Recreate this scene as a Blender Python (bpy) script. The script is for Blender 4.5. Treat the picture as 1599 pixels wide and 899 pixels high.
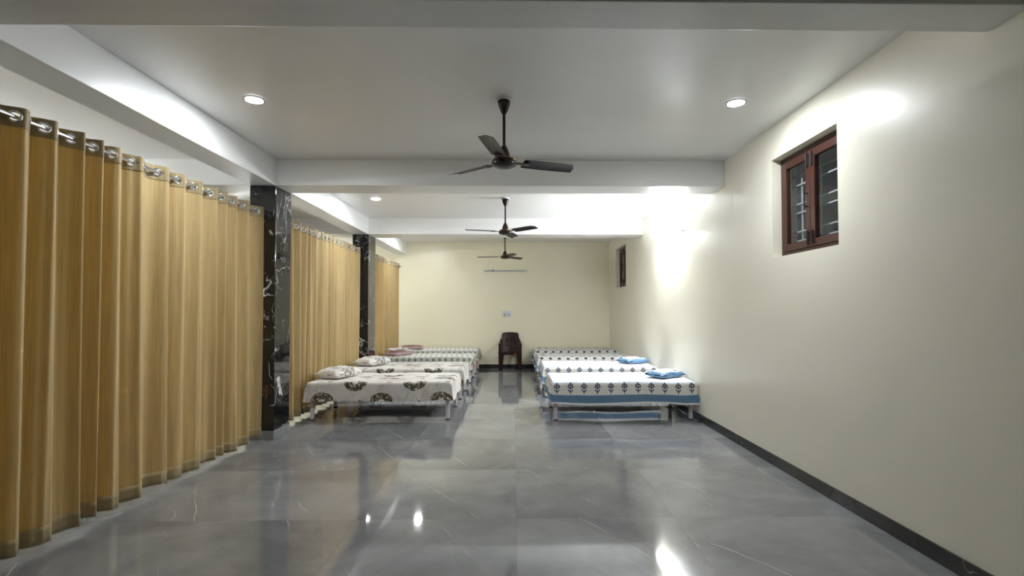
import bpy, bmesh, math, random
from mathutils import Vector, Matrix
random.seed(7)
PI = math.pi
S = bpy.context.scene
for o in list(bpy.data.objects):
    bpy.data.objects.remove(o, do_unlink=True)
COL = S.collection

# ------------------------------------------------------------------ camera
F_PX, W_PX, H_PX = 800.0, 1599.0, 899.0
CAM_H, PITCH, YAW, ROLL = 1.4116, 0.0252, 0.0161, -0.0012
CX, CY = 813.89, 464.86
cam = bpy.data.cameras.new('camera')
cam.sensor_fit = 'HORIZONTAL'
cam.sensor_width = 36.0
cam.lens = 36.0 * F_PX / W_PX
cam.shift_x = -(CX - W_PX / 2) / W_PX
cam.shift_y = (CY - H_PX / 2) / W_PX
cam.clip_start = 0.05
camo = bpy.data.objects.new('camera', cam)
COL.objects.link(camo)
fwd = Vector((math.sin(YAW) * math.cos(PITCH), math.cos(YAW) * math.cos(PITCH), math.sin(PITCH)))
right = Vector((math.cos(YAW), -math.sin(YAW), 0))
up = right.cross(fwd)
r2 = right * math.cos(ROLL) + up * math.sin(ROLL)
u2 = up * math.cos(ROLL) - right * math.sin(ROLL)
mw = Matrix((r2, u2, -fwd)).transposed().to_4x4()
mw.translation = Vector((0, 0, CAM_H))
camo.matrix_world = mw
S.camera = camo

# ------------------------------------------------------------------ world (night outside) and exposure
world = bpy.data.worlds.new('night')
S.world = world
world.use_nodes = True
bg = world.node_tree.nodes['Background']
bg.inputs['Color'].default_value = (0.9, 0.95, 1.0, 1)
bg.inputs['Strength'].default_value = 0.03
S.view_settings.view_transform = 'Standard'
S.view_settings.look = 'None'
S.view_settings.gamma = 1.0
S.view_settings.use_curve_mapping = False
S.view_settings.exposure = 2.33
LAMP = 146.0      # emission of the recessed downlights
TUBE = 150.0      # emission of the tube on the right wall
TUBE_SIDE = 80.0  # emission of the tubes in the aisle behind the curtains

# ------------------------------------------------------------------ room dimensions
XR, XL, WB = 2.3836, -2.6243, 0.288
XO = XL - WB
XLL = -5.8
HC, DROP = 3.1, 0.2963
HB = HC - DROP
YEND, YBACK = 12.627, -8.0
C0 = (2.269, 2.502)
C1 = (5.691, 6.078)
C2 = (9.325, 9.80)

# ------------------------------------------------------------------ node helpers
class Ex:
    """small expression wrapper that writes Math nodes"""
    def __init__(s, nt, sock): s.nt, s.s = nt, sock
    def _m(s, op, *a):
        n = s.nt.nodes.new('ShaderNodeMath'); n.operation = op
        for i, v in enumerate((s,) + a):
            if isinstance(v, Ex): s.nt.links.new(v.s, n.inputs[i])
            else: n.inputs[i].default_value = v
        return Ex(s.nt, n.outputs[0])
    def __add__(s, o): return s._m('ADD', o)
    def __sub__(s, o): return s._m('SUBTRACT', o)
    def __mul__(s, o): return s._m('MULTIPLY', o)
    def __truediv__(s, o): return s._m('DIVIDE', o)
    def abs(s): return s._m('ABSOLUTE')
    def max(s, o): return s._m('MAXIMUM', o)
    def min(s, o): return s._m('MINIMUM', o)
    def gt(s, o): return s._m('GREATER_THAN', o)
    def lt(s, o): return s._m('LESS_THAN', o)
    def mod(s, o): return s._m('FLOORED_MODULO', o)
    def sqrt(s): return s._m('SQRT')
    def pow(s, o): return s._m('POWER', o)
    def sin(s): return s._m('SINE')
    def inv(s): return (s * -1.0) + 1.0
    def smooth(s, a, b):
        n = s.nt.nodes.new('ShaderNodeMapRange'); n.interpolation_type = 'SMOOTHSTEP'
        s.nt.links.new(s.s, n.inputs['Value'])
        n.inputs['From Min'].default_value = a; n.inputs['From Max'].default_value = b
        return Ex(s.nt, n.outputs['Result'])

def ell(x, y, cx, cy, rx, ry):
    """1 inside an ellipse"""
    a = (x - cx) / rx; b = (y - cy) / ry
    return (a * a + b * b).lt(1.0)

class Mat:
    def __init__(s, name, **kw):
        s.m = bpy.data.materials.new(name); s.m.use_nodes = True
        s.nt = s.m.node_tree; s.b = s.nt.nodes['Principled BSDF']
        for k, v in kw.items(): s.set(k, v)
    def set(s, k, v):
        k = {'color': 'Base Color', 'rough': 'Roughness', 'metal': 'Metallic', 'spec': 'Specular IOR Level',
             'coat': 'Coat Weight', 'sheen': 'Sheen Weight'}.get(k, k)
        i = s.b.inputs[k]
        if isinstance(v, Ex): s.nt.links.new(v.s, i)
        elif hasattr(v, 'is_output'): s.nt.links.new(v, i)
        elif isinstance(v, tuple) and len(v) == 3: i.default_value = (*v, 1)
        else: i.default_value = v
    def node(s, t, **kw):
        n = s.nt.nodes.new(t)
        for k, v in kw.items():
            if k in [i.name for i in n.inputs]: n.inputs[k].default_value = v
            else: setattr(n, k, v)
        return n
    def link(s, a, b): s.nt.links.new(a.s if isinstance(a, Ex) else a, b)
    def coord(s, which='Object'):
        return s.node('ShaderNodeTexCoord').outputs[which]
    def mapping(s, vec, scale=(1, 1, 1), rot=(0, 0, 0), loc=(0, 0, 0)):
        n = s.node('ShaderNodeMapping'); s.link(vec, n.inputs['Vector'])
        n.inputs['Scale'].default_value = scale; n.inputs['Rotation'].default_value = rot
        n.inputs['Location'].default_value = loc
        return n.outputs[0]
    def noise(s, vec=None, scale=5.0, detail=4.0, rough=0.55, dist=0.0, w=None):
        n = s.node('ShaderNodeTexNoise')
        if w is not None:
            n.noise_dimensions = '4D'; s.link(w, n.inputs['W'])
        n.inputs['Scale'].default_value = scale; n.inputs['Detail'].default_value = detail
        n.inputs['Roughness'].default_value = rough; n.inputs['Distortion'].default_value = dist
        if vec is not None: s.link(vec, n.inputs['Vector'])
        return Ex(s.nt, n.outputs['Fac'])
    def mix(s, f, a, b):
        n = s.nt.nodes.new('ShaderNodeMix'); n.data_type = 'RGBA'
        for v, i in ((f, n.inputs[0]), (a, n.inputs[6]), (b, n.inputs[7])):
            if isinstance(v, Ex): s.link(v, i)
            elif hasattr(v, 'is_output'): s.link(v, i)
            elif isinstance(v, tuple): i.default_value = (*v, 1)
            else: i.default_value = v
        return n.outputs[2]
    def bump(s, h, strength=0.2, dist=0.01):
        n = s.node('ShaderNodeBump'); s.link(h, n.inputs['Height'])
        n.inputs['Strength'].default_value = strength; n.inputs['Distance'].default_value = dist
        s.link(n.outputs[0], s.b.inputs['Normal'])
    def uv(s):
        n = s.node('ShaderNodeSeparateXYZ'); s.link(s.coord('UV'), n.inputs[0])
        return Ex(s.nt, n.outputs[0]), Ex(s.nt, n.outputs[1])

# ------------------------------------------------------------------ materials
def paint(name, col, rough=0.38, bump=0.05):
    m = Mat(name, rough=rough)
    p = m.node('ShaderNodeNewGeometry').outputs['Position']
    n = m.noise(p, 1.3, 3)
    m.set('color', m.mix(n, tuple(c * 0.96 for c in col), tuple(min(1, c * 1.03) for c in col)))
    m.bump(m.noise(p, 9.0, 3), bump, 0.02)
    return m.m
M = {}
M['cream'] = paint('cream_wall_paint', (0.865, 0.835, 0.705), 0.36, 0.06)
M['cream_deep'] = paint('end_wall_yellower_cream', (0.855, 0.81, 0.615), 0.36, 0.06)  # end wall cream, yellower than on the other walls
M['white'] = paint('white_ceiling_paint', (0.85, 0.85, 0.84), 0.36, 0.05)

def floor_tile_mat():
    m = Mat('polished_grey_marble_tile')
    rnd = Ex(m.nt, m.node('ShaderNodeObjectInfo').outputs['Random']) * 40.0
    c = m.coord('Object')
    cloud = m.noise(c, 1.1, 6, 0.62, 0.6, w=rnd)
    cloud2 = m.noise(c, 5.0, 5, 0.6, 0.3, w=rnd)
    sep = m.node('ShaderNodeSeparateXYZ'); m.link(c, sep.inputs[0])
    px, py = Ex(m.nt, sep.outputs[0]), Ex(m.nt, sep.outputs[1])
    def veins(ax, ay, freq, wob, wsc, width, seed):
        q = (px * ax + py * ay) * freq + m.noise(c, wsc, 4, 0.55, w=rnd + seed) * wob + rnd * 3.7
        return (((q.mod(1.0) - 0.5).abs()) * -1.0).smooth(-width, -width * 0.1)
    line = veins(0.87, 0.5, 1.5, 0.42, 1.0, 0.0075, 1.0)
    brk = m.noise(c, 1.7, 2, 0.5, w=rnd + 3.0).smooth(0.47, 0.62)
    line2 = veins(0.93, 0.36, 1.1, 0.7, 1.2, 0.006, 5.0)
    brk2 = m.noise(c, 2.4, 2, 0.5, w=rnd + 13.0).smooth(0.52, 0.66)
    base = m.mix(cloud.smooth(0.3, 0.7), (0.145, 0.147, 0.150), (0.285, 0.287, 0.290))
    base = m.mix(cloud2.smooth(0.35, 0.75) * 0.4, base, (0.20, 0.202, 0.205))
    base = m.mix(line * brk * 0.75, base, (0.55, 0.55, 0.54))
    base = m.mix(line2 * brk2 * 0.4, base, (0.50, 0.50, 0.49))
    m.set('color', base)
    m.set('rough', 0.045)
    m.set('spec', 0.62)
    m.bump(m.noise(c, 3.0, 2, 0.4, w=rnd), 0.012, 0.05)
    return m.m
M['tile'] = floor_tile_mat()

def black_marble():
    m = Mat('black_marble')
    p = m.node('ShaderNodeNewGeometry').outputs['Position']
    warp = m.noise(p, 2.5, 4, 0.6)
    v = m.noise(m.mapping(p, (1.5, 1.5, 1.0), (0.3, 0.2, 0.1)), 1.7, 3, 0.5, 0.6)
    line = ((v - 0.5).abs() * -1.0).smooth(-0.011, -0.002)
    brk = m.noise(p, 3.1, 3).smooth(0.46, 0.56)
    v2 = m.noise(m.mapping(p, (2, 2, 2.5), (0.9, 0.4, 0.3), (3, 1, 2)), 2.4, 3, 0.5, 0.8)
    line2 = ((v2 - 0.5).abs() * -1.0).smooth(-0.016, -0.002)
    brk2 = m.noise(m.mapping(p, loc=(7, 7, 7)), 4.0, 3).smooth(0.48, 0.58)
    v3 = m.noise(m.mapping(p, (2, 2, 3.0), (0.4, 0.9, 0.6), (8, 4, 1)), 2.2, 5, 0.6, 2.0)
    line3 = ((v3 - 0.5).abs() * -1.0).smooth(-0.02, -0.002)
    brk3 = m.noise(m.mapping(p, loc=(1, 5, 9)), 3.0, 3).smooth(0.60, 0.68)
    c = m.mix(warp, (0.004, 0.004, 0.005), (0.012, 0.012, 0.014))
    c = m.mix(line3 * brk3 * 0.7, c, (0.22, 0.10, 0.03))
    c = m.mix(line2 * brk2 * 0.6, c, (0.45, 0.44, 0.43))
    c = m.mix(line * brk * 0.9, c, (0.7, 0.7, 0.7))
    m.set('color', c); m.set('rough', 0.06); m.set('spec', 0.6)
    return m.m
M['marble'] = black_marble()

def skirting_mat():
    m = Mat('dark_skirting_tile')
    p = m.node('ShaderNodeNewGeometry').outputs['Position']
    v = m.noise(p, 2.0, 4, 0.6, 0.8)
    line = ((v - 0.5).abs() * -1.0).smooth(-0.008, -0.001) * m.noise(p, 2.0, 2).smooth(0.5, 0.62)
    c = m.mix(m.noise(p, 3.0, 4), (0.020, 0.020, 0.019), (0.042, 0.042, 0.040))
    m.set('color', m.mix(line * 0.6, c, (0.28, 0.27, 0.25)))
    m.set('rough', 0.18)
    return m.m
M['skirt'] = skirting_mat()
M['skirt_grey'] = floor_tile_mat()

def fabric(name, refl, trans, amount):
    m = Mat(name, rough=0.62, sheen=0.25)
    u, v = m.uv()
    cv = m.node('ShaderNodeCombineXYZ'); m.link(u * 90.0, cv.inputs[0]); m.link(v * 2.2, cv.inputs[1])
    n = m.noise(cv.outputs[0], 1.0, 3, 0.6)
    cv2 = m.node('ShaderNodeCombineXYZ'); m.link(u * 260.0, cv2.inputs[0]); m.link(v * 200.0, cv2.inputs[1])
    n2 = m.noise(cv2.outputs[0], 1.0, 2)
    f = n * 0.6 + n2 * 0.4
    col = m.mix(f.smooth(0.3, 0.7), tuple(c * 0.78 for c in refl), tuple(min(1, c * 1.15) for c in refl))
    m.set('color', col)
    m.bump(f, 0.25, 0.002)
    if amount:
        t = m.node('ShaderNodeBsdfTranslucent')
        m.link(m.mix(f.smooth(0.3, 0.7), tuple(c * 0.8 for c in trans), trans), t.inputs['Color'])
        mx = m.node('ShaderNodeMixShader'); mx.inputs[0].default_value = amount
        m.link(m.b.outputs[0], mx.inputs[1]); m.link(t.outputs[0], mx.inputs[2])
        m.link(mx.outputs[0], m.nt.nodes['Material Output'].inputs['Surface'])
    return m.m
M['curtain'] = fabric('gold_curtain_weave', (0.49, 0.36, 0.165), (0.46, 0.24, 0.015), 0.18)
M['curtain_double'] = fabric('gold_curtain_doubled_hem', (0.35, 0.265, 0.125), (0.40, 0.22, 0.03), 0.07)  # doubled cloth, colour also darkened to stand for the blocked back light

M['chrome'] = Mat('chrome', color=(0.75, 0.75, 0.76), metal=1.0, rough=0.12).m
M['bed_metal'] = Mat('pale_painted_steel', color=(0.66, 0.62, 0.66), rough=0.4).m
M['rubber'] = Mat('black_rubber', color=(0.01, 0.01, 0.01), rough=0.7).m
M['mattress'] = Mat('mattress_ticking', color=(0.3, 0.3, 0.32), rough=0.9).m
M['fan'] = Mat('brown_fan_enamel', color=(0.018, 0.007, 0.006), rough=0.3, spec=0.35).m
M['fan_blade'] = Mat('brown_fan_blade_enamel', color=(0.016, 0.011, 0.012), rough=0.4, spec=0.3).m
M['gold'] = Mat('brass_band', color=(0.30, 0.20, 0.08), metal=1.0, rough=0.35).m
M['white_plastic'] = Mat('white_plastic', color=(0.75, 0.76, 0.78), rough=0.35).m
M['grey_plastic'] = Mat('grey_plastic', color=(0.30, 0.31, 0.32), rough=0.4).m
M['dark_plastic'] = Mat('black_plastic', color=(0.02, 0.02, 0.02), rough=0.5).m
M['tube_off'] = Mat('unlit_tube_glass', color=(0.55, 0.55, 0.50), rough=0.2).m
M['chair'] = Mat('dark_brown_plastic', color=(0.022, 0.006, 0.006), rough=0.4, spec=0.22).m
M['sticker'] = Mat('orange_sticker', color=(0.65, 0.20, 0.02), rough=0.5).m
M['grille'] = Mat('white_painted_iron', color=(0.75, 0.74, 0.76), rough=0.45).m
M['outside'] = Mat('grey_outside_plaster', color=(0.30, 0.30, 0.29), rough=0.8).m

def wood():
    m = Mat('red_brown_wood', rough=0.38)
    c = m.node('ShaderNodeNewGeometry').outputs['Position']
    n = m.noise(m.mapping(c, (14, 14, 1.6)), 2.0, 4, 0.6, 0.3)
    m.set('color', m.mix(n, (0.032, 0.009, 0.005), (0.080, 0.022, 0.010)))
    return m.m
M['wood'] = wood()

def glass():
    m = Mat('window_glass')
    nt = m.nt
    tr = m.node('ShaderNodeBsdfTransparent'); tr.inputs[0].default_value = (0.86, 0.88, 0.88, 1)
    gl = m.node('ShaderNodeBsdfGlossy'); gl.inputs['Roughness'].default_value = 0.03
    fr = m.node('ShaderNodeFresnel'); fr.inputs['IOR'].default_value = 1.5
    mx = m.node('ShaderNodeMixShader')
    bk = Ex(m.nt, m.node('ShaderNodeNewGeometry').outputs['Backfacing'])
    m.link(Ex(m.nt, fr.outputs[0]) * bk.inv(), mx.inputs[0]); m.link(tr.outputs[0], mx.inputs[1]); m.link(gl.outputs[0], mx.inputs[2])
    m.link(mx.outputs[0], nt.nodes['Material Output'].inputs['Surface'])
    return m.m
M['glass'] = glass()

def emit(name, strength, col=(0.90, 0.95, 1.0)):
    m = Mat(name, color=(0.8, 0.8, 0.8))
    m.set('Emission Color', col); m.set('Emission Strength', strength)
    return m.m
M['lamp'] = emit('lit_downlight_diffuser', LAMP)
M['tube'] = emit('lit_tube', TUBE)
M['tube_side'] = emit('lit_tube_side_aisle', TUBE_SIDE)

# --- printed cloths; UV is in metres on the cloth, (0,0) at the middle of the bed
BL, BW = 1.82, 1.0
NAVY = (0.018, 0.024, 0.075)
def cloth_base(m, u, v, strength=0.3):
    cv = m.node('ShaderNodeCombineXYZ'); m.link(u, cv.inputs[0]); m.link(v, cv.inputs[1])
    m.bump(m.noise(cv.outputs[0], 14.0, 4, 0.6, 0.4), strength, 0.012)
    return cv.outputs[0]
def sheet_blue(name, chunky=False):
    m = Mat(name, rough=0.8)
    u, v = m.uv(); p = cloth_base(m, u, v)
    au = u.abs() - BL / 2; av = v.abs() - BW / 2
    d = au.max(av)
    side = av.gt(au)
    s = u * side + v * side.inv()
    x = ((s + 0.0865).mod(0.173) - 0.0865).abs()
    full_d, full_x = d, x
    if not chunky:
        mot = ell(x, d, 0, 0.020, 0.012, 0.013)
        for cx, cy, rx, ry in ((0.021, 0.040, 0.011, 0.011), (0.028, 0.064, 0.013, 0.012), (0.0, 0.045, 0.011, 0.011),
                               (0.011, 0.080, 0.010, 0.008), (0.0, 0.066, 0.008, 0.010), (0.0, 0.132, 0.009, 0.010)):
            mot = mot.max(ell(x, d, cx, cy, rx, ry))
        mot = mot.max(x.lt(0.0032) * d.gt(0.06) * d.lt(0.160))
        mot = mot.max(ell(x, d + x * 0.9, 0.017, 0.128, 0.018, 0.010))
        d = full_d
    else:
        mot = ell(x, d, 0, 0.03, 0.034, 0.022).max(ell(x, d, 0.0, 0.10, 0.028, 0.03))
        x2 = (s.mod(0.173) - 0.0865).abs()
        mot = mot.max(ell(x2, d, 0, -0.10, 0.034, 0.045)).max(ell(x, d, 0, -0.26, 0.03, 0.04) * 0.6)
    white = m.mix(m.noise(p, 3.0, 3), (0.80, 0.81, 0.84), (0.87, 0.87, 0.89))
    if chunky: white = m.mix(m.noise(p, 3.0, 3), (0.60, 0.59, 0.57), (0.68, 0.67, 0.65))
    drop = m.mix(d.gt(0.012), white, (0.70, 0.69, 0.65))  # hanging sides get a duller white, their shade put into the colour
    c = m.mix(mot, drop, NAVY if not chunky else (0.03, 0.03, 0.05))
    band = d.gt(0.168) * d.lt(0.262)
    bl = m.mix(m.noise(p, 40.0, 3), (0.085, 0.17, 0.28), (0.13, 0.23, 0.35))
    c = m.mix(band, c, bl)
    if not chunky:
        c = m.mix(d.gt(0.002) * d.lt(0.012), c, (0.16, 0.26, 0.45))
    m.set('color', c)
    return m.m
M['sheet_blue'] = sheet_blue('white_sheet_navy_flowers')
M['sheet_dark'] = sheet_blue('white_sheet_dark_blocks', True)

def sheet_fan():
    m = Mat('cream_sheet_olive_fans', rough=0.8)
    u, v = m.uv(); p = cloth_base(m, u, v)
    t = v.abs() - BW / 2
    def fan(u0, t0, sgn, R):
        x = ((u + (0.38 - u0)).mod(0.76) - 0.38)
        y = ((t + (0.29 - t0)).mod(0.58) - 0.29) * sgn
        r = (x * x * 0.62 + y * y).sqrt()
        return r.lt(R) * y.gt(-0.015) * (r.lt(R * 0.28)).inv(), x, y, r
    lace = m.noise(p, 34.0, 3, 0.7, 0.6).smooth(0.40, 0.47)
    c = m.mix(m.noise(p, 5.0, 4), (0.62, 0.585, 0.55), (0.78, 0.76, 0.72))
    mott = m.noise(p, 26.0, 4, 0.7).smooth(0.5, 0.62) * m.noise(p, 3.5, 2).smooth(0.48, 0.6)
    c = m.mix(mott * 0.65, c, (0.34, 0.36, 0.44))
    warm = m.noise(m.mapping(p, loc=(4, 4, 0)), 2.8, 2).smooth(0.5, 0.65)
    c = m.mix(warm * 0.6, c, (0.50, 0.43, 0.38))
    for a in (fan(-0.30, 0.005, 1.0, 0.115), fan(0.04, 0.25, -1.0, 0.115)):
        c = m.mix(a[0] * lace, c, (0.065, 0.054, 0.018))
    x = ((u + 0.06).mod(0.38) - 0.19); y = ((t - 0.12 + x * 0.4).mod(0.29) - 0.145)
    c = m.mix(ell(x, y, 0.0, 0.0, 0.032, 0.026) * lace, c, (0.12, 0.10, 0.05))
    m.set('color', c)
    return m.m
M['sheet_fan'] = sheet_fan()

def sheet_stripe():
    m = Mat('striped_sheet_floral_ends', rough=0.8)
    u, v = m.uv(); p = cloth_base(m, u, v)
    au = u.abs() - BL / 2; av = v.abs() - BW / 2
    st = ((u + v * 0.12).mod(0.105) - 0.052).abs()
    c = m.mix(st.smooth(0.018, 0.034), (0.60, 0.59, 0.55), (0.79, 0.78, 0.76))
    row = av.gt(0.015) * av.lt(0.085)
    x = (u.mod(0.118) - 0.059)
    dot = ell(x, av, 0.0, 0.05, 0.030, 0.028)
    c = m.mix(av.gt(0.0) * av.lt(0.014), c, (0.12, 0.11, 0.10))
    c = m.mix(row, c, (0.50, 0.51, 0.45))
    c = m.mix(dot * m.noise(p, 40, 2).smooth(0.38, 0.5), c, (0.09, 0.10, 0.05))
    end = au.gt(0.0)
    n1 = m.noise(p, 7.0, 2, 0.5).smooth(0.50, 0.54)
    n2 = m.noise(m.mapping(p, loc=(5, 2, 0)), 8.0, 2, 0.5).smooth(0.52, 0.56)
    low = au.smooth(0.06, 0.16)
    f = m.mix(n2, (0.70, 0.68, 0.60), (0.10, 0.17, 0.08))
    f = m.mix(n1 * low, f, (0.50, 0.10, 0.08))
    c = m.mix(end, c, f)
    m.set('color', c)
    return m.m
M['sheet_stripe'] = sheet_stripe()

def pillow_mat(kind):
    m = Mat('pillow_' + kind, rough=0.8)
    u, v = m.uv(); p = cloth_base(m, u, v, 0.35)
    e = (u.abs() / 0.27).max(v.abs() / 0.19)
    if kind == 'blue':
        c = m.mix(m.noise(p, 4, 2), (0.80, 0.81, 0.84), (0.87, 0.87, 0.89))
        sp = m.noise(p, 20.0, 1, 0.5).smooth(0.56, 0.60) * m.noise(p, 5.0, 1).smooth(0.42, 0.5)
        c = m.mix(sp, c, NAVY)
        c = m.mix(e.gt(0.80), c, m.mix(m.noise(p, 40, 3), (0.11, 0.22, 0.36), (0.17, 0.30, 0.46)))
    elif kind == 'fan':
        c = m.mix(m.noise(p, 5, 3), (0.66, 0.62, 0.58), (0.80, 0.78, 0.74))
        r = (u * u + (v + 0.06) * (v + 0.06)).sqrt()
        arc = r.gt(0.07) * r.lt(0.17) * m.noise(p, 40, 3, 0.7, 0.6).smooth(0.46, 0.52)
        c = m.mix(arc * 0.8, c, (0.10, 0.085, 0.04))
        c = m.mix(r.lt(0.06) * 0.35, c, (0.50, 0.40, 0.40))
    else:
        st = ((v * 1.0 + u * 0.1).mod(0.05) - 0.025).abs()
        c = m.mix(m.noise(p, 12, 3).smooth(0.4, 0.6), (0.20, 0.085, 0.085), (0.34, 0.19, 0.18))
        c = m.mix(st.lt(0.005), c, (0.16, 0.05, 0.06))
        c = m.mix(e.gt(0.86) * 0.6, c, (0.55, 0.45, 0.42))
    m.set('color', c)
    return m.m
for k in ('blue', 'fan', 'mauve'): M['pillow_' + k] = pillow_mat(k)

# ------------------------------------------------------------------ mesh helpers
class MB:
    def __init__(s): s.v, s.f, s.uv = [], [], None
    def add(s, v, f):
        o = len(s.v); s.v += [tuple(p) for p in v]; s.f += [tuple(i + o for i in q) for q in f]; return s
    def box(s, x0, x1, y0, y1, z0, z1):
        return s.add([(x0, y0, z0), (x1, y0, z0), (x1, y1, z0), (x0, y1, z0), (x0, y0, z1), (x1, y0, z1), (x1, y1, z1), (x0, y1, z1)],
                     [(0, 3, 2, 1), (4, 5, 6, 7), (0, 1, 5, 4), (1, 2, 6, 5), (2, 3, 7, 6), (3, 0, 4, 7)])
    def hexa(s, lo, hi):
        """lo, hi: four points each, counter-clockwise seen from hi"""
        return s.add(list(lo) + list(hi), [(0, 3, 2, 1), (4, 5, 6, 7), (0, 1, 5, 4), (1, 2, 6, 5), (2, 3, 7, 6), (3, 0, 4, 7)])
    def cyl(s, p0, p1, r, n=16, r1=None):
        p0, p1 = Vector(p0), Vector(p1); a = (p1 - p0).normalized()
        t = Vector((0, 0, 1)) if abs(a.z) < 0.9 else Vector((1, 0, 0))
        e1 = a.cross(t).normalized(); e2 = a.cross(e1)
        r1 = r if r1 is None else r1
        v = [p0 + (e1 * math.cos(2 * PI * k / n) + e2 * math.sin(2 * PI * k / n)) * r for k in range(n)]
        v += [p1 + (e1 * math.cos(2 * PI * k / n) + e2 * math.sin(2 * PI * k / n)) * r1 for k in range(n)]
        f = [(k, (k + 1) % n, n + (k + 1) % n, n + k) for k in range(n)]
        return s.add(v, f + [tuple(range(n - 1, -1, -1)), tuple(range(n, 2 * n))])
    def lathe(s, prof, n=32, c=(0, 0, 0), caps=True):
        v, f = [], []
        for r, z in prof:
            v += [(c[0] + r * math.cos(2 * PI * k / n), c[1] + r * math.sin(2 * PI * k / n), c[2] + z) for k in range(n)]
        m = len(prof)
        for i in range(m - 1):
            f += [(i * n + k, i * n + (k + 1) % n, (i + 1) * n + (k + 1) % n, (i + 1) * n + k) for k in range(n)]
        if caps: f += [tuple(range(n - 1, -1, -1)), tuple((m - 1) * n + k for k in range(n))]
        return s.add(v, f)
    def ring(s, c, axis, R, r, n=24, k=10):
        c, a = Vector(c), Vector(axis).normalized()
        t = Vector((0, 0, 1)) if abs(a.z) < 0.9 else Vector((1, 0, 0))
        e1 = a.cross(t).normalized(); e2 = a.cross(e1)
        v, f = [], []
        for i in range(n):
            d = e1 * math.cos(2 * PI * i / n) + e2 * math.sin(2 * PI * i / n)
            for j in range(k):
                v.append(c + d * (R + r * math.cos(2 * PI * j / k)) + a * (r * math.sin(2 * PI * j / k)))
        for i in range(n):
            for j in range(k):
                f.append((i * k + j, ((i + 1) % n) * k + j, ((i + 1) % n) * k + (j + 1) % k, i * k + (j + 1) % k))
        return s.add(v, f)
    def grid(s, fn, nu, nv, uvfn=None, wrap=False):
        v = [fn(i / nu, j / nv) for i in range(nu + 1) for j in range(nv + 1)]
        f = [(i * (nv + 1) + j, (i + 1) * (nv + 1) + j, (i + 1) * (nv + 1) + j + 1, i * (nv + 1) + j + 1)
             for i in range(nu) for j in range(nv)]
        if uvfn:
            s.uv = (s.uv or []) + [uvfn(i / nu, j / nv) for i in range(nu + 1) for j in range(nv + 1)]
        return s.add(v, f)
    def mesh(s, name, mat, smooth=None):
        me = bpy.data.meshes.new(name); me.from_pydata(s.v, [], s.f)
        bm = bmesh.new(); bm.from_mesh(me); bmesh.ops.recalc_face_normals(bm, faces=bm.faces); bm.to_mesh(me); bm.free()
        if s.uv:
            l = me.uv_layers.new(name='UVMap')
            for lp in me.loops: l.data[lp.index].uv = s.uv[lp.vertex_index]
        me.materials.append(mat)
        if smooth is not None:
            for p in me.polygons: p.use_smooth = True
            if smooth < 180: me.set_sharp_from_angle(angle=math.radians(smooth))
        me.update(); return me
    def build(s, name, mat, parent=None, smooth=None, bevel=0, loc=None):
        o = bpy.data.objects.new(name, s.mesh(name, mat, smooth)); COL.objects.link(o)
        if parent: o.parent = parent
        if loc: o.location = loc
        if bevel:
            b = o.modifiers.new('bevel', 'BEVEL'); b.width = bevel; b.segments = 2; b.limit_method = 'ANGLE'
        return o
def tag(o, label=None, cat=None, group=None, kind=None):
    for k, v in (('label', label), ('category', cat), ('group', group), ('kind', kind)):
        if v: o[k] = v
    return o
def empty(name, loc, rz=0.0):
    o = bpy.data.objects.new(name, None); COL.objects.link(o)
    o.empty_display_size = 0.1; o.location = loc; o.rotation_euler = (0, 0, rz); return o
def kids(o): return [c for c in bpy.data.objects if c.parent == o]
def copy_tree(o, parent=None):
    c = o.copy(); COL.objects.link(c)
    c.parent = parent
    if parent: c.matrix_parent_inverse = o.matrix_parent_inverse.copy()
    for ch in kids(o): copy_tree(ch, c)
    return c
def shared(name, me, parent=None, loc=(0, 0, 0), rot=None):
    o = bpy.data.objects.new(name, me); COL.objects.link(o); o.parent = parent; o.location = loc
    if rot: o.rotation_euler = rot
    return o

# ================================================================== SETTING
# floor: a bed of mortar with separate polished tiles
floor = tag(MB().box(XLL - 0.2, XR + 0.24, YBACK - 0.2, YEND + 0.2, -0.16, -0.012).build('floor', M['skirt']),
            'polished grey marble tiled floor of the hall', 'floor', kind='structure')
TS, G = 1.08, 0.0009
tx0, ty0 = 0.02 - 6 * TS, 3.52 - 11 * TS
meshes = {}
ix = 0
for i in range(10):
    for j in range(20):
        x0, x1 = max(tx0 + i * TS, XLL), min(tx0 + (i + 1) * TS, XR)
        y0, y1 = max(ty0 + j * TS, YBACK), min(ty0 + (j + 1) * TS, YEND)
        if x1 - x0 < 0.02 or y1 - y0 < 0.02: continue
        key = (round(x1 - x0, 3), round(y1 - y0, 3))
        if key not in meshes:
            hx, hy = key[0] / 2 - G / 2, key[1] / 2 - G / 2
            meshes[key] = MB().box(-hx, hx, -hy, hy, -0.012, 0.0).mesh('floor_tile', M['tile'])
        shared('floor_tile', meshes[key], floor, ((x0 + x1) / 2, (y0 + y1) / 2, 0))

tag(MB().box(XLL - 0.2, XR + 0.23, YBACK - 0.2, YEND + 0.2, HC, HC + 0.15).build('ceiling', M['white']),
    'smooth white painted ceiling slab', 'ceiling', kind='structure')

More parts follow.
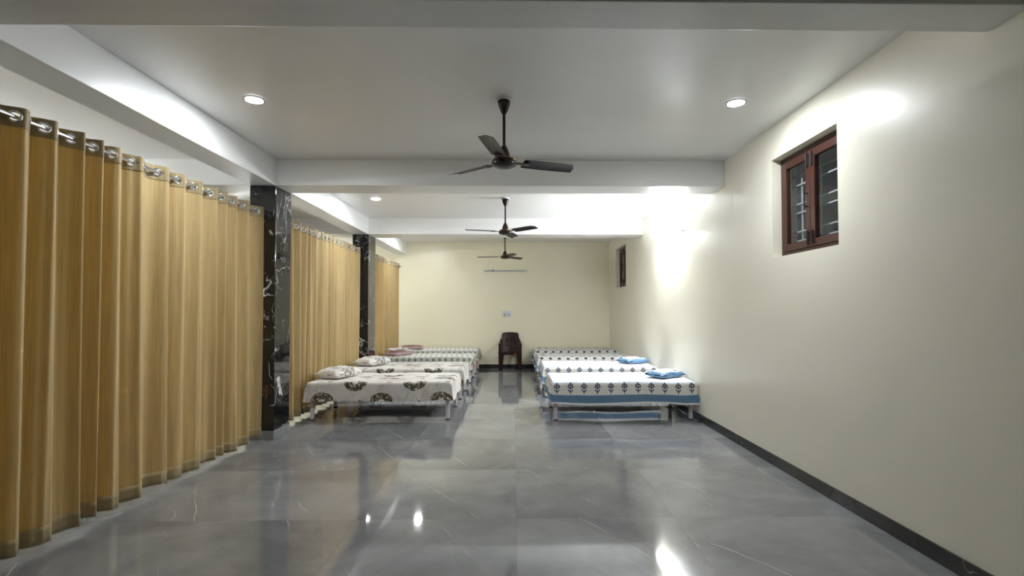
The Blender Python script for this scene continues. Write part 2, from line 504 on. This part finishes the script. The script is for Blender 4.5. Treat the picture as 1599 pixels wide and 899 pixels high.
# walls
W1 = (3.70, 4.65, 1.893, 2.79)
W2 = (10.77, 11.78, 1.93, 2.83)
WT = 0.23
wr = MB()
ys = [YBACK - 0.2, W1[0], W1[1], W2[0], W2[1], YEND + 0.2]
for a, b in ((ys[0], ys[1]), (ys[2], ys[3]), (ys[4], ys[5])): wr.box(XR, XR + WT, a, b, -0.15, HC)
for w in (W1, W2):
    wr.box(XR, XR + WT, w[0], w[1], -0.15, w[2]); wr.box(XR, XR + WT, w[0], w[1], w[3], HC)
tag(wr.build('wall_right', M['cream']), 'cream painted long wall on the right with two high windows', 'wall', kind='structure')
tag(MB().box(XLL, XR, YEND, YEND + 0.2, -0.15, HC).build('wall_end', M['cream_deep']), 'cream painted end wall behind the plastic chair', 'wall', kind='structure')
tag(MB().box(XLL - 0.2, XLL, YBACK, YEND, -0.15, HC).build('wall_left', M['cream']), 'cream wall of the aisle behind the curtains', 'wall', kind='structure')
tag(MB().box(XLL, XR, YBACK - 0.2, YBACK, -0.15, HC).build('wall_back', M['cream']), 'cream wall behind the viewpoint', 'wall', kind='structure')

# beams
e = 0.002
tag(MB().box(XO, XL, YBACK, YEND, HB, HC).build('ceiling_beam', M['white'], bevel=0.006),
    'long white beam running over the marble columns and curtains', 'beam', kind='structure')
for (a, b), lab in ((C0, 'white cross beam nearest the viewer along the top of the picture'),
                    (C1, 'white cross beam between the first and second ceiling fan'),
                    (C2, 'white cross beam farthest away, before the end wall')):
    o = MB().box(XL, XR, a, b, HB + e, HC).build('ceiling_beam', M['white'], bevel=0.006)
    tag(o, lab, 'beam', kind='structure')
    o = MB().box(XLL, XO, a, b, HB + e, HC).build('ceiling_beam', M['white'], bevel=0.006)
    tag(o, lab.replace('cross beam', 'cross beam of the side aisle'), 'beam', kind='structure')

# columns
for (a, b), lab in ((C0, 'black marble column beside the viewer, left of the frame'),
                    (C1, 'nearer black marble column between the gold curtains'),
                    (C2, 'farther black marble column between the gold curtains')):
    t = tag(empty('column', ((XL + XO) / 2, (a + b) / 2, 0)), lab, 'column', kind='structure')
    hx, hy = (XL - XO) / 2, (b - a) / 2
    MB().box(-hx, hx, -hy, hy, 0.10, HB - 0.001).build('shaft', M['marble'], t, bevel=0.003)
    MB().box(-hx - 0.004, hx + 0.004, -hy - 0.004, hy + 0.004, 0.001, 0.10).build('skirting', M['skirt_grey'], t, bevel=0.002)

# skirting, laid in tiles
def skirting(name, p0, p1, nrm, lab, joints):
    t = tag(empty(name, (p0[0], p0[1], 0)), lab, 'baseboard', kind='structure')
    js = [0.0] + joints
    L = (Vector(p1) - Vector(p0)).length; js = [j for j in js if j < L - 0.02] + [L]
    d = (Vector(p1) - Vector(p0)).normalized()
    for a, b in zip(js[:-1], js[1:]):
        q0 = d * (a + 0.0008); q1 = d * (b - 0.0008); n = Vector(nrm) * 0.012
        xs = sorted((q0.x, q1.x, q0.x + n.x, q1.x + n.x)); yy = sorted((q0.y, q1.y, q0.y + n.y, q1.y + n.y))
        MB().box(xs[0], xs[-1], yy[0], yy[-1], 0.001, 0.098).build('skirting_tile', M['skirt'], t)
off = 3.557 - (YBACK)
skirting('baseboard_right', (XR - 0.0005, YBACK), (XR - 0.0005, YEND - 0.014), (-1, 0), 'dark polished skirting tiles along the right wall',
         [off % 1.14 + 1.14 * k for k in range(20)])
skirting('baseboard_end', (XLL, YEND - 0.0005), (XR - 0.014, YEND - 0.0005), (0, -1), 'dark skirting tiles at the foot of the end wall',
         [0.5 + 1.14 * k for k in range(8)])

# windows
def window(name, w, lab):
    y0, y1, z0, z1 = w
    t = tag(empty(name, (XR, (y0 + y1) / 2, z0)), lab, 'window', kind='structure')
    hw, H = (y1 - y0) / 2, z1 - z0
    d0, d1 = 0.085, 0.150
    fw = 0.05
    fr = MB()
    fr.box(d0, d1, -hw, -hw + fw, 0, H).box(d0, d1, hw - fw, hw, 0, H)
    fr.box(d0, d1, -hw + fw, hw - fw, 0, fw * 0.9).box(d0, d1, -hw + fw, hw - fw, H - fw, H)
    fr.build('frame', M['wood'], t, bevel=0.003)
    for sgn in (-1, 1):
        a, b = (0.002, hw - fw - 0.002) if sgn > 0 else (-hw + fw + 0.002, -0.002)
        lw, e0, e1 = 0.062, d0 - 0.012, d0 + 0.03
        zb, zt = fw * 0.9 + 0.002, H - fw - 0.002
        lf = MB()
        lf.box(e0, e1, a, a + lw, zb, zt).box(e0, e1, b - lw, b, zb, zt)
        lf.box(e0, e1, a + lw, b - lw, zb, zb + lw).box(e0, e1, a + lw, b - lw, zt - lw, zt)
        leaf = lf.build('leaf', M['wood'], t, bevel=0.003)
        MB().box(d0 + 0.006, d0 + 0.011, a + lw - 0.004, b - lw + 0.004, zb + lw - 0.004, zt - lw + 0.004).build('pane', M['glass'], leaf)
        yb = a + lw / 2 if sgn > 0 else b - lw / 2
        for zz in (zb + 0.075, zt - 0.075):
            bo = MB().cyl((e0 - 0.010, yb, zz - 0.06), (e0 - 0.010, yb, zz + 0.06), 0.007, 8)
            bo.box(e0 - 0.006, e0 - 0.0005, yb - 0.016, yb + 0.016, zz - 0.045, zz + 0.045)
            bo.build('bolt', M['dark_plastic'], leaf)
        if sgn > 0:
            hd = MB().cyl((e0 - 0.030, yb, H * 0.42), (e0 - 0.030, yb, H * 0.56), 0.006, 8)
            hd.cyl((e0, yb, H * 0.43), (e0 - 0.030, yb, H * 0.43), 0.006, 8).cyl((e0, yb, H * 0.55), (e0 - 0.030, yb, H * 0.55), 0.006, 8)
            hd.build('handle', M['dark_plastic'], leaf)
    gx = 0.195
    for f in (0.19, 0.28, 0.47, 0.56, 0.75, 0.84):
        z = H * (1 - f)
        MB().box(gx - 0.005, gx + 0.005, -hw + 0.001, hw - 0.001, z - 0.006, z + 0.006).build('grille_bar', M['grille'], t)
    for y in (-hw * 0.74, -hw * 0.36, hw * 0.12, hw * 0.45, hw * 0.72):
        MB().box(gx + 0.005, gx + 0.014, y - 0.006, y + 0.006, 0.001, H - 0.001).build('grille_bar', M['grille'], t)
    return t
window('window_1', W1, 'large brown wooden casement window with white grille high on the right wall')
window('window_2', W2, 'far dark window high on the right wall near the end wall')
# neighbouring house wall in the dark outside the windows
tag(MB().box(XR + 2.2, XR + 2.4, -3, 15, -0.15, 5.0).build('wall_outside', M['outside']), 'grey boundary wall in the dark outside the windows', 'wall', kind='structure')

# ================================================================== LIGHTS
def downlight(x, y, lab):
    t = tag(empty('downlight', (x, y, HC)), lab, 'light', 'recessed round downlights')
    MB().lathe([(0.062, -0.001), (0.085, -0.001), (0.083, -0.008), (0.066, -0.010), (0.0625, -0.007), (0.062, -0.001)], 36, caps=False).build('trim_ring', M['white_plastic'], t, 40)
    MB().lathe([(0.0615, -0.001), (0.0605, -0.006), (0.052, -0.0095), (0.036, -0.012), (0.012, -0.013)], 36).build('diffuser', M['lamp'], t, 40)
downlight(-2.063, 4.08, 'lit round downlight on the ceiling nearest the curtains on the left')
downlight(1.812, 4.09, 'lit round downlight on the ceiling near the large window')
downlight(-2.061, 7.70, 'lit round downlight between the two cross beams on the left')
downlight(-2.061, 11.25, 'lit round downlight beyond the farthest cross beam')

def tube_light(loc, rz, length, lab, mat, group=None):
    """batten along local x, wall behind at local +y"""
    t = tag(empty('tube_light', loc, rz), lab, 'light', group)
    h = length / 2
    MB().box(-h, h, -0.022, -0.001, -0.018, 0.018).build('batten', M['white_plastic'], t, bevel=0.003)
    MB().cyl((-h + 0.03, -0.042, 0), (h - 0.03, -0.042, 0), 0.013, 16).build('tube', mat, t, 40)
    for s in (-1, 1):
        MB().box(s * h - 0.03 * (s > 0), s * h + 0.03 * (s < 0), -0.058, -0.0225, -0.017, 0.017).build('end_cap', M['white_plastic'], t, bevel=0.003)
    return t
tube_light((XR, 7.70, 2.52), -PI / 2, 1.30, 'glaring lit white tube light on the right wall between the cross beams', M['tube'])
t = tube_light((-0.18, YEND, 2.40), 0, 1.09, 'thin unlit tube light high on the end wall', M['tube_off'])
MB().box(-0.325, -0.285, -0.066, -0.0565, -0.03, 0.03).build('starter', M['grey_plastic'], t, bevel=0.003)
tube_light((XLL, 4.2, 2.55), PI / 2, 1.25, 'lit tube light of the side aisle behind the nearest curtains', M['tube_side'])
tube_light((XLL, 11.2, 2.55), PI / 2, 1.25, 'lit tube light of the side aisle behind the farthest curtains', M['tube_side'])

# ================================================================== CEILING FANS
def make_fan():
    t = empty('ceiling_fan', (0, 0, HC))
    MB().lathe([(0.012, -0.001), (0.066, -0.001), (0.068, -0.012), (0.058, -0.016), (0.012, -0.016)], 32).build('ceiling_plate', M['white_plastic'], t, 35)
    MB().lathe([(0.012, -0.020), (0.048, -0.018), (0.050, -0.030), (0.044, -0.060), (0.030, -0.098), (0.018, -0.120), (0.012, -0.122)], 32).build('upper_canopy', M['fan'], t, 35)
    MB().cyl((0, 0, -0.43), (0, 0, -0.10), 0.0125, 16).build('down_rod', M['fan'], t, 40)
    MB().lathe([(0.013, -0.375), (0.022, -0.382), (0.034, -0.410), (0.047, -0.450), (0.052, -0.478), (0.014, -0.480)], 32).build('lower_canopy', M['fan'], t, 35)
    mt = MB().lathe([(0.02, -0.480), (0.070, -0.484), (0.092, -0.496), (0.100, -0.512), (0.098, -0.530), (0.080, -0.545), (0.045, -0.553), (0.01, -0.555)], 40).build('motor', M['fan'], t, 35)
    MB().lathe([(0.060, -0.4790), (0.086, -0.4815), (0.088, -0.4865), (0.086, -0.4905), (0.060, -0.4880)], 40).build('band', M['gold'], mt, 35)
    zb = -0.508
    for k in range(3):
        rot = (0, 0, k * 2 * PI / 3)
        ir = MB().box(0.088, 0.165, -0.020, 0.020, zb - 0.003, zb + 0.003)
        ir.box(0.15, 0.215, -0.034, 0.034, zb - 0.003, zb + 0.003)
        ir.cyl((0.165, 0.018, zb), (0.165, 0.018, zb + 0.009), 0.006, 8).cyl((0.165, -0.018, zb), (0.165, -0.018, zb + 0.009), 0.006, 8)
        b = ir.build('blade_iron', M['fan'], t, bevel=0.001); b.rotation_euler = rot
        n = 14
        bl = MB(); tilt = math.radians(-13)
        top, bot = [], []
        for i in range(n + 1):
            f = i / n; r = 0.16 + 0.45 * f
            wl = 0.062 + 0.004 * math.sin(f * PI); cut = 0.020 * max(0, (f - 0.93) / 0.07)
            row = []
            for j in range(7):
                q = j / 6 * 2 - 1
                yy = wl * q
                rr = r - (cut * 2.2 if q < 0 else 0.0) * abs(q)
                zz = zb + 0.004 + yy * math.sin(tilt) + 0.008 * (1 - q * q)
                row.append((rr, yy * math.cos(tilt), zz))
            top.append(row)
        v = [p for r_ in top for p in r_]; m = len(v)
        v += [(p[0], p[1], p[2] - 0.003) for p in v[:m]]
        f = []
        for i in range(n):
            for j in range(6):
                a, b2, c, d = i * 7 + j, (i + 1) * 7 + j, (i + 1) * 7 + j + 1, i * 7 + j + 1
                f += [(a, b2, c, d), (m + a, m + d, m + c, m + b2)]
        for i in range(n):
            f += [(i * 7, m + i * 7, m + (i + 1) * 7, (i + 1) * 7), (i * 7 + 6, (i + 1) * 7 + 6, m + (i + 1) * 7 + 6, m + i * 7 + 6)]
        for j in range(6):
            f += [(j, j + 1, m + j + 1, m + j), (n * 7 + j, m + n * 7 + j, m + n * 7 + j + 1, n * 7 + j + 1)]
        o = bl.add(v, f).build('blade', M['fan_blade'], t, 40); o.rotation_euler = rot
    return t
fan = make_fan()
for k, (x, y, a, lab) in enumerate(((-0.070, 4.05, 19, 'dark brown three-blade ceiling fan nearest the viewer'),
                                    (-0.114, 7.64, 75, 'dark brown ceiling fan in the middle, between the two cross beams'),
                                    (-0.175, 11.2, 50, 'dark brown ceiling fan farthest away, in front of the end wall'))):
    o = fan if k == 0 else copy_tree(fan)
    o.location = (x, y, HC); o.rotation_euler = (0, 0, math.radians(a))
    tag(o, lab, 'fan', 'brown ceiling fans in a row')

# ================================================================== CURTAINS
XC, ZR, ZT = -2.80, 2.505, 2.56
def rod(y0, y1, lab):
    t = tag(empty('curtain_rod', (XC, (y0 + y1) / 2, ZR)), lab, 'curtain rod', 'chrome curtain rods')
    h = (y1 - y0) / 2
    MB().cyl((0, -h + 0.001, 0), (0, h - 0.001, 0), 0.0125, 16).build('bar', M['chrome'], t, 40)
    for s in (-1, 1):
        MB().cyl((0, s * (h - 0.001), 0), (0, s * (h - 0.012), 0), 0.030, 20).build('end_socket', M['chrome'], t, 40)
rod(C0[1], C1[0], 'chrome curtain rod before the nearer marble column')
rod(C1[1], C2[0], 'chrome curtain rod between the two marble columns')
rod(C2[1], YEND, 'chrome curtain rod between the farther column and the end wall')

def saw(f):
    """asymmetric fold: room-side crest at 0 and 1, trough at 0.6, softly rounded"""
    t = 0.0
    for d in (-0.04, -0.02, 0.0, 0.02, 0.04):
        g = (f + d) % 1.0
        t += 1 - 2 * g / 0.6 if g < 0.6 else -1 + 2 * (g - 0.6) / 0.4
    return t / 5
ring_me = MB().ring((0, 0, 0), (1, 0, 0), 0.029, 0.0065, 24, 8).mesh('grommet', M['chrome'], 180)
def curtain(crests, y_end, zb, lab, seed, amp=0.048):
    rng = random.Random(seed)
    n = len(crests)
    yc = crests + [y_end + 0.5 * (crests[-1] - crests[-2])]
    nf = len(yc) - 1
    jit = [rng.uniform(-0.3, 0.3) for _ in range(nf + 2)]
    bam = [rng.uniform(0.75, 1.25) for _ in range(nf + 2)]
    ph = rng.uniform(0, 6)
    def shape(q, h):
        """q in folds (0..nf), h 0 at the top, 1 at the hem"""
        k = min(int(q), nf - 1); f = q - k
        y = yc[k] + (yc[k + 1] - yc[k]) * f
        a = amp * (1 + (bam[k] * (1 - f) + bam[k + 1] * f - 1) * h)
        w = saw(f) * (1 - 0.25 * h) + math.cos(2 * PI * f) * 0.25 * h
        x = a * w + 0.012 * h * math.sin(q * 2.1 + ph) * (0.4 + h)
        x += (0.004 + 0.007 * h) * math.sin(2 * PI * q * 2 + 2.3 * jit[k] + 1.7 * q + ph) + 0.003 * math.sin(2 * PI * q * 3.3 + ph * 2 + 3 * h)
        y += h * h * 0.03 * (jit[k] * (1 - f) + jit[k + 1] * f) * 1.6
        return x, y
    base = empty('curtain', (XC, (yc[0] + yc[-1]) / 2, zb))
    oy = base.location.y
    nq = nf * 24
    cents = [(k + f) for k in range(nf) for f in (0.3, 0.8)]
    holes = []
    for q in cents:
        x, y = shape(q, 0.02); holes.append((x, y - oy, ZR - zb))
    def zone(z0, z1, rows, punch=False):
        m = MB()
        def P(i, j):
            z = z0 + (z1 - z0) * j
            h = (ZT - z) / (ZT - zb)
            x, y = shape(i * nf, h)
            dz = 0.010 * h * h * math.sin(i * nf * 1.7 + ph)
            return (x, y - oy, z - zb + dz)
        m.grid(P, nq, rows, lambda i, j: (i * nf * 0.42, z0 + (z1 - z0) * j))
        if punch:
            fs = []
            for q in m.f:
                c = [sum(m.v[i][k] for i in q) / 4 for k in range(3)]
                ok = True
                for cc in holes:
                    if abs(c[1] - cc[1]) < 0.07 and math.dist(c, cc) < 0.0265: ok = False; break
                if ok: fs.append(q)
            m.f = fs
        return m
    zone(zb + 0.10, ZT - 0.115, 14).build('drape', M['curtain'], base, 180)
    for nm, a, b in (('header', ZT - 0.115, ZT), ('hem', zb, zb + 0.10)):
        o = zone(a, b, 14 if nm == 'header' else 3, nm == 'header').build(nm, M['curtain_double'], base, 180)
        md = o.modifiers.new('thickness', 'SOLIDIFY'); md.thickness = 0.003; md.offset = 0
    for q in cents:
        x, y = shape(q, 0.02); x2, y2 = shape(q + 0.01, 0.02)
        tang = math.atan2(y2 - y, x2 - x)
        shared('grommet', ring_me, base, (x, y - oy, ZR - zb), (0, 0, tang + PI / 2))
    tag(base, lab, 'curtain', 'gold eyelet curtains along the left')
    return base
curtain([2.54, 2.75, 2.93, 3.11, 3.31, 3.47, 3.62, 3.82], 4.02, 0.05, 'dark gold eyelet curtain nearest the viewer at the left edge', 1)
curtain([4.13, 4.33, 4.56, 4.80, 4.97, 5.14, 5.35], 5.58, 0.035, 'pale gold eyelet curtain just before the nearer marble column', 2)
curtain([6.14, 6.28, 6.45, 6.68, 6.91, 7.05, 7.23], 7.38, 0.05, 'gold eyelet curtain right behind the nearer column, beside the first left bed', 3)
curtain([7.50, 7.66, 7.81, 7.96, 8.17, 8.42, 8.60, 8.78, 8.97], 9.17, 0.05, 'pale gold eyelet curtain just before the farther marble column', 4, 0.045)
curtain([9.87, 10.05, 10.24, 10.42, 10.6, 10.8, 10.98], 11.12, 0.05, 'gold eyelet curtain right behind the farther column', 5)
curtain([11.22, 11.40, 11.6, 11.78, 11.97, 12.15], 12.33, 0.05, 'gold eyelet curtain in the far corner next to the end wall', 6)

# ================================================================== BEDS
def make_bed():
    t = empty('bed', (0, 0, 0))
    hx, hy, zt = BL / 2, BW / 2 - 0.03, 0.36
    for sx in (-1, 1):
        for sy in (-1, 1):
            x, y = sx * (hx - 0.035), sy * (hy - 0.035)
            l = MB().box(x - 0.023, x + 0.023, y - 0.023, y + 0.023, 0.012, zt).build('leg', M['bed_metal'], t, bevel=0.003)
            MB().box(x - 0.025, x + 0.025, y - 0.025, y + 0.025, 0.0, 0.014).build('foot', M['rubber'], l, bevel=0.002)
    for sy in (-1, 1):
        MB().box(-hx + 0.06, hx - 0.06, sy * (hy - 0.035) - 0.015, sy * (hy - 0.035) + 0.015, 0.305, 0.355).build('side_rail', M['bed_metal'], t, bevel=0.002)
    for sx in (-1, 1):
        MB().box(sx * (hx - 0.035) - 0.015, sx * (hx - 0.035) + 0.015, -hy + 0.06, hy - 0.06, 0.305, 0.355).build('end_rail', M['bed_metal'], t, bevel=0.002)
    MB().box(-hx, hx, -hy, hy, 0.361, 0.378).build('base_board', M['mattress'], t)
    MB().box(-hx + 0.005, hx - 0.005, -hy + 0.005, hy - 0.005, 0.380, 0.482).build('mattress', M['mattress'], t, bevel=0.03)
    return t

def make_sheet(mat, drop_y, drop_xl, drop_xr, seed):
    """cloth over the mattress; drop_xl at the low-x end, drop_xr at the high-x end"""
    rng = random.Random(seed)
    ph = [rng.uniform(0, 6.28) for _ in range(8)]
    R = 0.035
    hx, hy = BL / 2 - R * 0.4, BW / 2 - R * 0.4
    def fold(e):
        if e <= 0: return 0.0, 0.0
        if e < R * PI / 2: return R * math.sin(e / R), R * (1 - math.cos(e / R))
        return R, R + e - R * PI / 2
    us = [-BL / 2 - drop_xl, BL / 2 + drop_xr]; vs = [-BW / 2 - drop_y, BW / 2 + drop_y]
    nu, nv = 116, 84
    m = MB()
    def cl(i, j): return us[0] + (us[1] - us[0]) * i, vs[0] + (vs[1] - vs[0]) * j
    def P(i, j):
        u, v = cl(i, j)
        eu, ev = abs(u) - hx, abs(v) - hy
        ox, dx = fold(eu); oy, dy = fold(ev)
        su, sv = math.copysign(1, u), math.copysign(1, v)
        depth = math.hypot(dx, dy) if (dx > 0 and dy > 0) else max(dx, dy)
        rip = 0.0
        if ev > 0: rip = 0.014 * math.sin(u * 9 + ph[0]) + 0.009 * math.sin(u * 21 + ph[1])
        if eu > 0: rip = 0.012 * math.sin(v * 10 + ph[2]) + 0.008 * math.sin(v * 23 + ph[3])
        k = min(1.0, depth / 0.3)
        fx = (max(0, rip + 0.008) * k + 0.010 * k) if eu > 0 else 0
        fy = (max(0, rip + 0.008) * k + 0.010 * k) if ev > 0 else 0
        if dx > 0.02 and dy > 0.02:            # corner: the spare cloth hangs as a pointed fold
            c = min(dx, dy)
            fx += 0.16 * c * (dx / (dx + dy)); fy += 0.16 * c * (dy / (dx + dy))
            depth *= 0.86
        x = su * (min(abs(u), hx) + ox + fx); y = sv * (min(abs(v), hy) + oy + fy)
        wr = 0.003 * math.sin(u * 7 + ph[4] + 3 * v) + 0.0025 * math.sin(v * 13 + ph[5] - 4 * u) + 0.002 * math.sin(u * 17 + v * 9 + ph[6])
        z = 0.497 + wr * (1 - k) - depth + 0.011 * k * math.sin(u * 5 + v * 5 + ph[7])
        return (x, y, max(z, 0.03))
    m.grid(P, nu, nv, cl)
    return m

def make_pillow(mat, hgt, name='pillow', wav=0.0, seed=0):
    A, B = 0.27, 0.19
    rng = random.Random(seed); ph = [rng.uniform(0, 6) for _ in range(4)]
    m = MB()
    n = 28
    def side(sg):
        def P(i, j):
            a, b = 2 * i - 1, 2 * j - 1
            ra, rb = max(0, 1 - abs(a) ** 2.6), max(0, 1 - abs(b) ** 2.6)
            t = (ra * rb) ** 0.48
            pin = 1 - 0.10 * (1 - abs(a * b)) * (abs(a) ** 6 + abs(b) ** 6) / 1.0
            x, y = a * A * pin, b * B * pin
            wr = 0.006 * math.sin(9 * a + 5 * b + ph[0]) * (1 - t) + 0.004 * math.sin(14 * b - 6 * a + ph[1])
            z = hgt * (0.36 + (0.64 * t if sg > 0 else -0.34 * min(1, t * 1.8))) + wr * (1 if sg > 0 else 0.2)
            z += wav * math.sin(3 * a + ph[2]) * (abs(a) ** 2)
            if sg < 0: z = max(0.002, min(z, hgt * 0.36 - 0.002))
            return (x, y, max(z, 0.002))
        m.grid(P, n, n, lambda i, j: ((2 * i - 1) * A, (2 * j - 1) * B))
    side(1); side(-1)
    me = m.mesh(name, mat, 180)
    bm = bmesh.new(); bm.from_mesh(me); bmesh.ops.remove_doubles(bm, verts=bm.verts, dist=0.004)
    bmesh.ops.recalc_face_normals(bm, faces=bm.faces); bm.to_mesh(me); bm.free()
    return me

bed = make_bed()
LX, RX = -1.725, 1.425
beds = [  # x, y centre, side, sheet material, label words
    (LX, 7.155, 'L', 'sheet_fan', 'nearest bed on the left', 0),
    (LX, 8.70, 'L', 'sheet_fan', 'second bed on the left', 0),
    (LX, 10.55, 'L', 'sheet_stripe', 'third bed on the left', 0.005),
    (LX, 12.03, 'L', 'sheet_stripe', 'last bed on the left, by the end wall', 0.018),
    (RX, 7.08, 'R', 'sheet_blue', 'nearest bed on the right', 0),
    (RX, 8.85, 'R', 'sheet_blue', 'second bed on the right', 0),
    (RX, 10.55, 'R', 'sheet_dark', 'third bed on the right', 0.005),
    (RX, 12.03, 'R', 'sheet_dark', 'last bed on the right, by the end wall', 0.018)]
desc = {'sheet_fan': 'cream bedsheet with olive fan prints', 'sheet_stripe': 'pale striped bedsheet with red and green floral ends',
        'sheet_blue': 'white bedsheet with navy flower border and blue hem', 'sheet_dark': 'white bedsheet with dark block prints and blue hem'}
for k, (x, y, side, sm, words, dz) in enumerate(beds):
    b = bed if k == 0 else copy_tree(bed)
    b.location = (x, y, 0)
    if dz: b.scale = (1, 1, 1 + dz / 0.5)
    tag(b, 'pale steel cot with square legs, ' + words, 'bed', 'steel cots in two rows')
    dl, dr = (0.30, 0.22) if side == 'L' else (0.30, 0.0)
    dl = 0.16 if side == 'L' else 0.30
    dr = 0.26 if side == 'L' else 0.10
    dy = 0.25 if side == 'L' else 0.285
    s = make_sheet(M[sm], dy, dl, dr, 10 + k).build('bedsheet', M[sm], None, 180)
    s.location = (x, y, 0.001)
    if dz: s.scale = (1, 1, 1 + dz / 0.5)
    tag(s, desc[sm] + ' on the ' + words.replace(', by the end wall', ''), 'bedsheet', 'printed bedsheets on the cots')

pm_blue = make_pillow(M['pillow_blue'], 0.11, wav=0.010, seed=1)
pm_fan = make_pillow(M['pillow_fan'], 0.145, seed=2)
pm_mauve = make_pillow(M['pillow_mauve'], 0.085, seed=3)
pm_fan_flat = make_pillow(M['pillow_fan'], 0.06, seed=4)
def pillow(me, x, y, z, rz, lab, rx=0, ry=0, sc=1.0):
    o = shared('pillow', me, None, (x, y, z)); o.rotation_euler = (math.radians(rx), math.radians(ry), math.radians(rz))
    o.scale = (sc, sc, sc)
    tag(o, lab, 'pillow', 'pillows on the cots')
pillow(pm_blue, 2.085, 7.03, 0.506, 33, 'white pillow with blue border on the nearest right bed', sc=0.9)
pillow(pm_blue, 2.085, 8.90, 0.506, 28, 'white pillow with blue border on the second right bed', sc=0.92)
pillow(pm_fan, -2.40, 7.13, 0.506, 68, 'plump cream pillow with olive print on the nearest left bed')
pillow(pm_fan, -2.37, 8.72, 0.506, 64, 'plump cream pillow with olive print on the second left bed')
pillow(pm_mauve, -2.34, 10.50, 0.513, 55, 'dusky red patterned pillow on the third left bed')
pillow(pm_fan_flat, -2.38, 10.62, 0.602, 40, 'flat pale pillow lying on top of the dusky red pillow', sc=0.8)
pillow(pm_mauve, -2.36, 12.02, 0.528, 8, 'dusky red pillow on the last left bed by the end wall')

# ================================================================== PLASTIC CHAIR
def make_chair(loc):
    t = tag(empty('plastic_chair', loc), 'dark brown plastic armchair standing against the end wall', 'chair')
    # seat
    def slab(fn, nu, nv, th, skip=()):
        m = MB(); v = [fn(i / nu, j / nv) for i in range(nu + 1) for j in range(nv + 1)]
        f = [(i * (nv + 1) + j, (i + 1) * (nv + 1) + j, (i + 1) * (nv + 1) + j + 1, i * (nv + 1) + j + 1)
             for i in range(nu) for j in range(nv) if (i, j) not in skip]
        m.add(v, f); return m
    o = slab(lambda i, j: ((2 * i - 1) * (0.215 - 0.02 * j), -0.22 + 0.42 * j,
                           0.425 + 0.012 * (2 * i - 1) ** 2 - 0.025 * j - 0.03 * max(0, (0.12 - j) / 0.12) ** 2), 16, 14, 0.012).build('seat', M['chair'], t, 60)
    md = o.modifiers.new('t', 'SOLIDIFY'); md.thickness = 0.012
    MB().hexa([(-0.20, -0.225, 0.375), (0.20, -0.225, 0.375), (0.20, -0.21, 0.375), (-0.20, -0.21, 0.375)],
              [(-0.215, -0.228, 0.43), (0.215, -0.228, 0.43), (0.215, -0.21, 0.43), (-0.215, -0.21, 0.43)]).build('apron', M['chair'], t, bevel=0.004)
    # backrest with two columns of slots
    skip = {(i, j) for i in (6, 7, 16, 17) for j in (6, 8, 10, 12)}
    def back(i, j):
        w = 0.222 - 0.018 * j - 0.02 * max(0, j - 0.9) / 0.1
        a = 2 * i - 1
        z = 0.39 + 0.495 * j - 0.012 * (a * a) * j
        return (a * w, 0.185 + 0.10 * j - 0.055 * a * a * (1 - 0.4 * j), z)
    o = slab(back, 24, 20, 0.012, skip).build('backrest', M['chair'], t, 60)
    md = o.modifiers.new('t', 'SOLIDIFY'); md.thickness = 0.014
    for s in (-1, 1):
        def q(x0, x1, y0, y1, z): 
            p = [(s * x0, y0, z), (s * x1, y0, z), (s * x1, y1, z), (s * x0, y1, z)]
            return p if s > 0 else [p[1], p[0], p[3], p[2]]
        # armrest: broad board, sloping up to the back
        arm = MB().hexa([(s * 0.205, -0.215, 0.615), (s * 0.275, -0.215, 0.610), (s * 0.268, 0.17, 0.635), (s * 0.205, 0.17, 0.64)],
                        [(s * 0.205, -0.215, 0.635), (s * 0.275, -0.215, 0.630), (s * 0.268, 0.17, 0.655), (s * 0.205, 0.17, 0.66)])
        arm.hexa([(s * 0.195, 0.14, 0.635), (s * 0.268, 0.14, 0.63), (s * 0.262, 0.215, 0.64), (s * 0.195, 0.225, 0.65)],
                 [(s * 0.193, 0.17, 0.74), (s * 0.225, 0.17, 0.73), (s * 0.222, 0.23, 0.74), (s * 0.193, 0.235, 0.75)])
        arm.build('armrest', M['chair'], t, bevel=0.006)
        # front leg rises to the armrest
        lg = MB().hexa(q(0.185, 0.268, -0.245, -0.20, 0.0), q(0.165, 0.274, -0.235, -0.175, 0.43))
        lg.hexa(q(0.205, 0.274, -0.235, -0.175, 0.43), q(0.215, 0.275, -0.215, -0.165, 0.62))
        lg.build('leg', M['chair'], t, bevel=0.006)
        MB().hexa(q(0.190, 0.250, 0.235, 0.275, 0.0), q(0.150, 0.225, 0.13, 0.19, 0.41)).build('leg', M['chair'], t, bevel=0.006)
    MB().box(0.105, 0.145, -0.2305, -0.2285, 0.385, 0.41).build('sticker', M['sticker'], t)
    return t
make_chair((-0.066, 12.32, 0.0))

# ================================================================== SWITCH BOARD
t = tag(empty('switch_board', (-0.15, YEND, 1.27)), 'white switch board with sockets on the end wall above the chair', 'switch board')
MB().box(-0.105, 0.105, -0.016, -0.001, 0.0, 0.142).build('plate', M['white_plastic'], t, bevel=0.004)
for x in (-0.07, -0.035, 0.0, 0.035, 0.07):
    o = MB().box(x - 0.013, x + 0.013, -0.021, -0.0165, 0.085, 0.125).build('switch', M['white_plastic'], t, bevel=0.002); o.rotation_euler = (math.radians(1), 0, 0)
for x in (-0.05, 0.045):
    s = MB().lathe([(0.001, 0.0), (0.024, 0.0), (0.023, 0.003), (0.001, 0.003)], 24).build('socket', M['grey_plastic'], t)
    s.location = (x, -0.0165, 0.045); s.rotation_euler = (PI / 2, 0, 0)
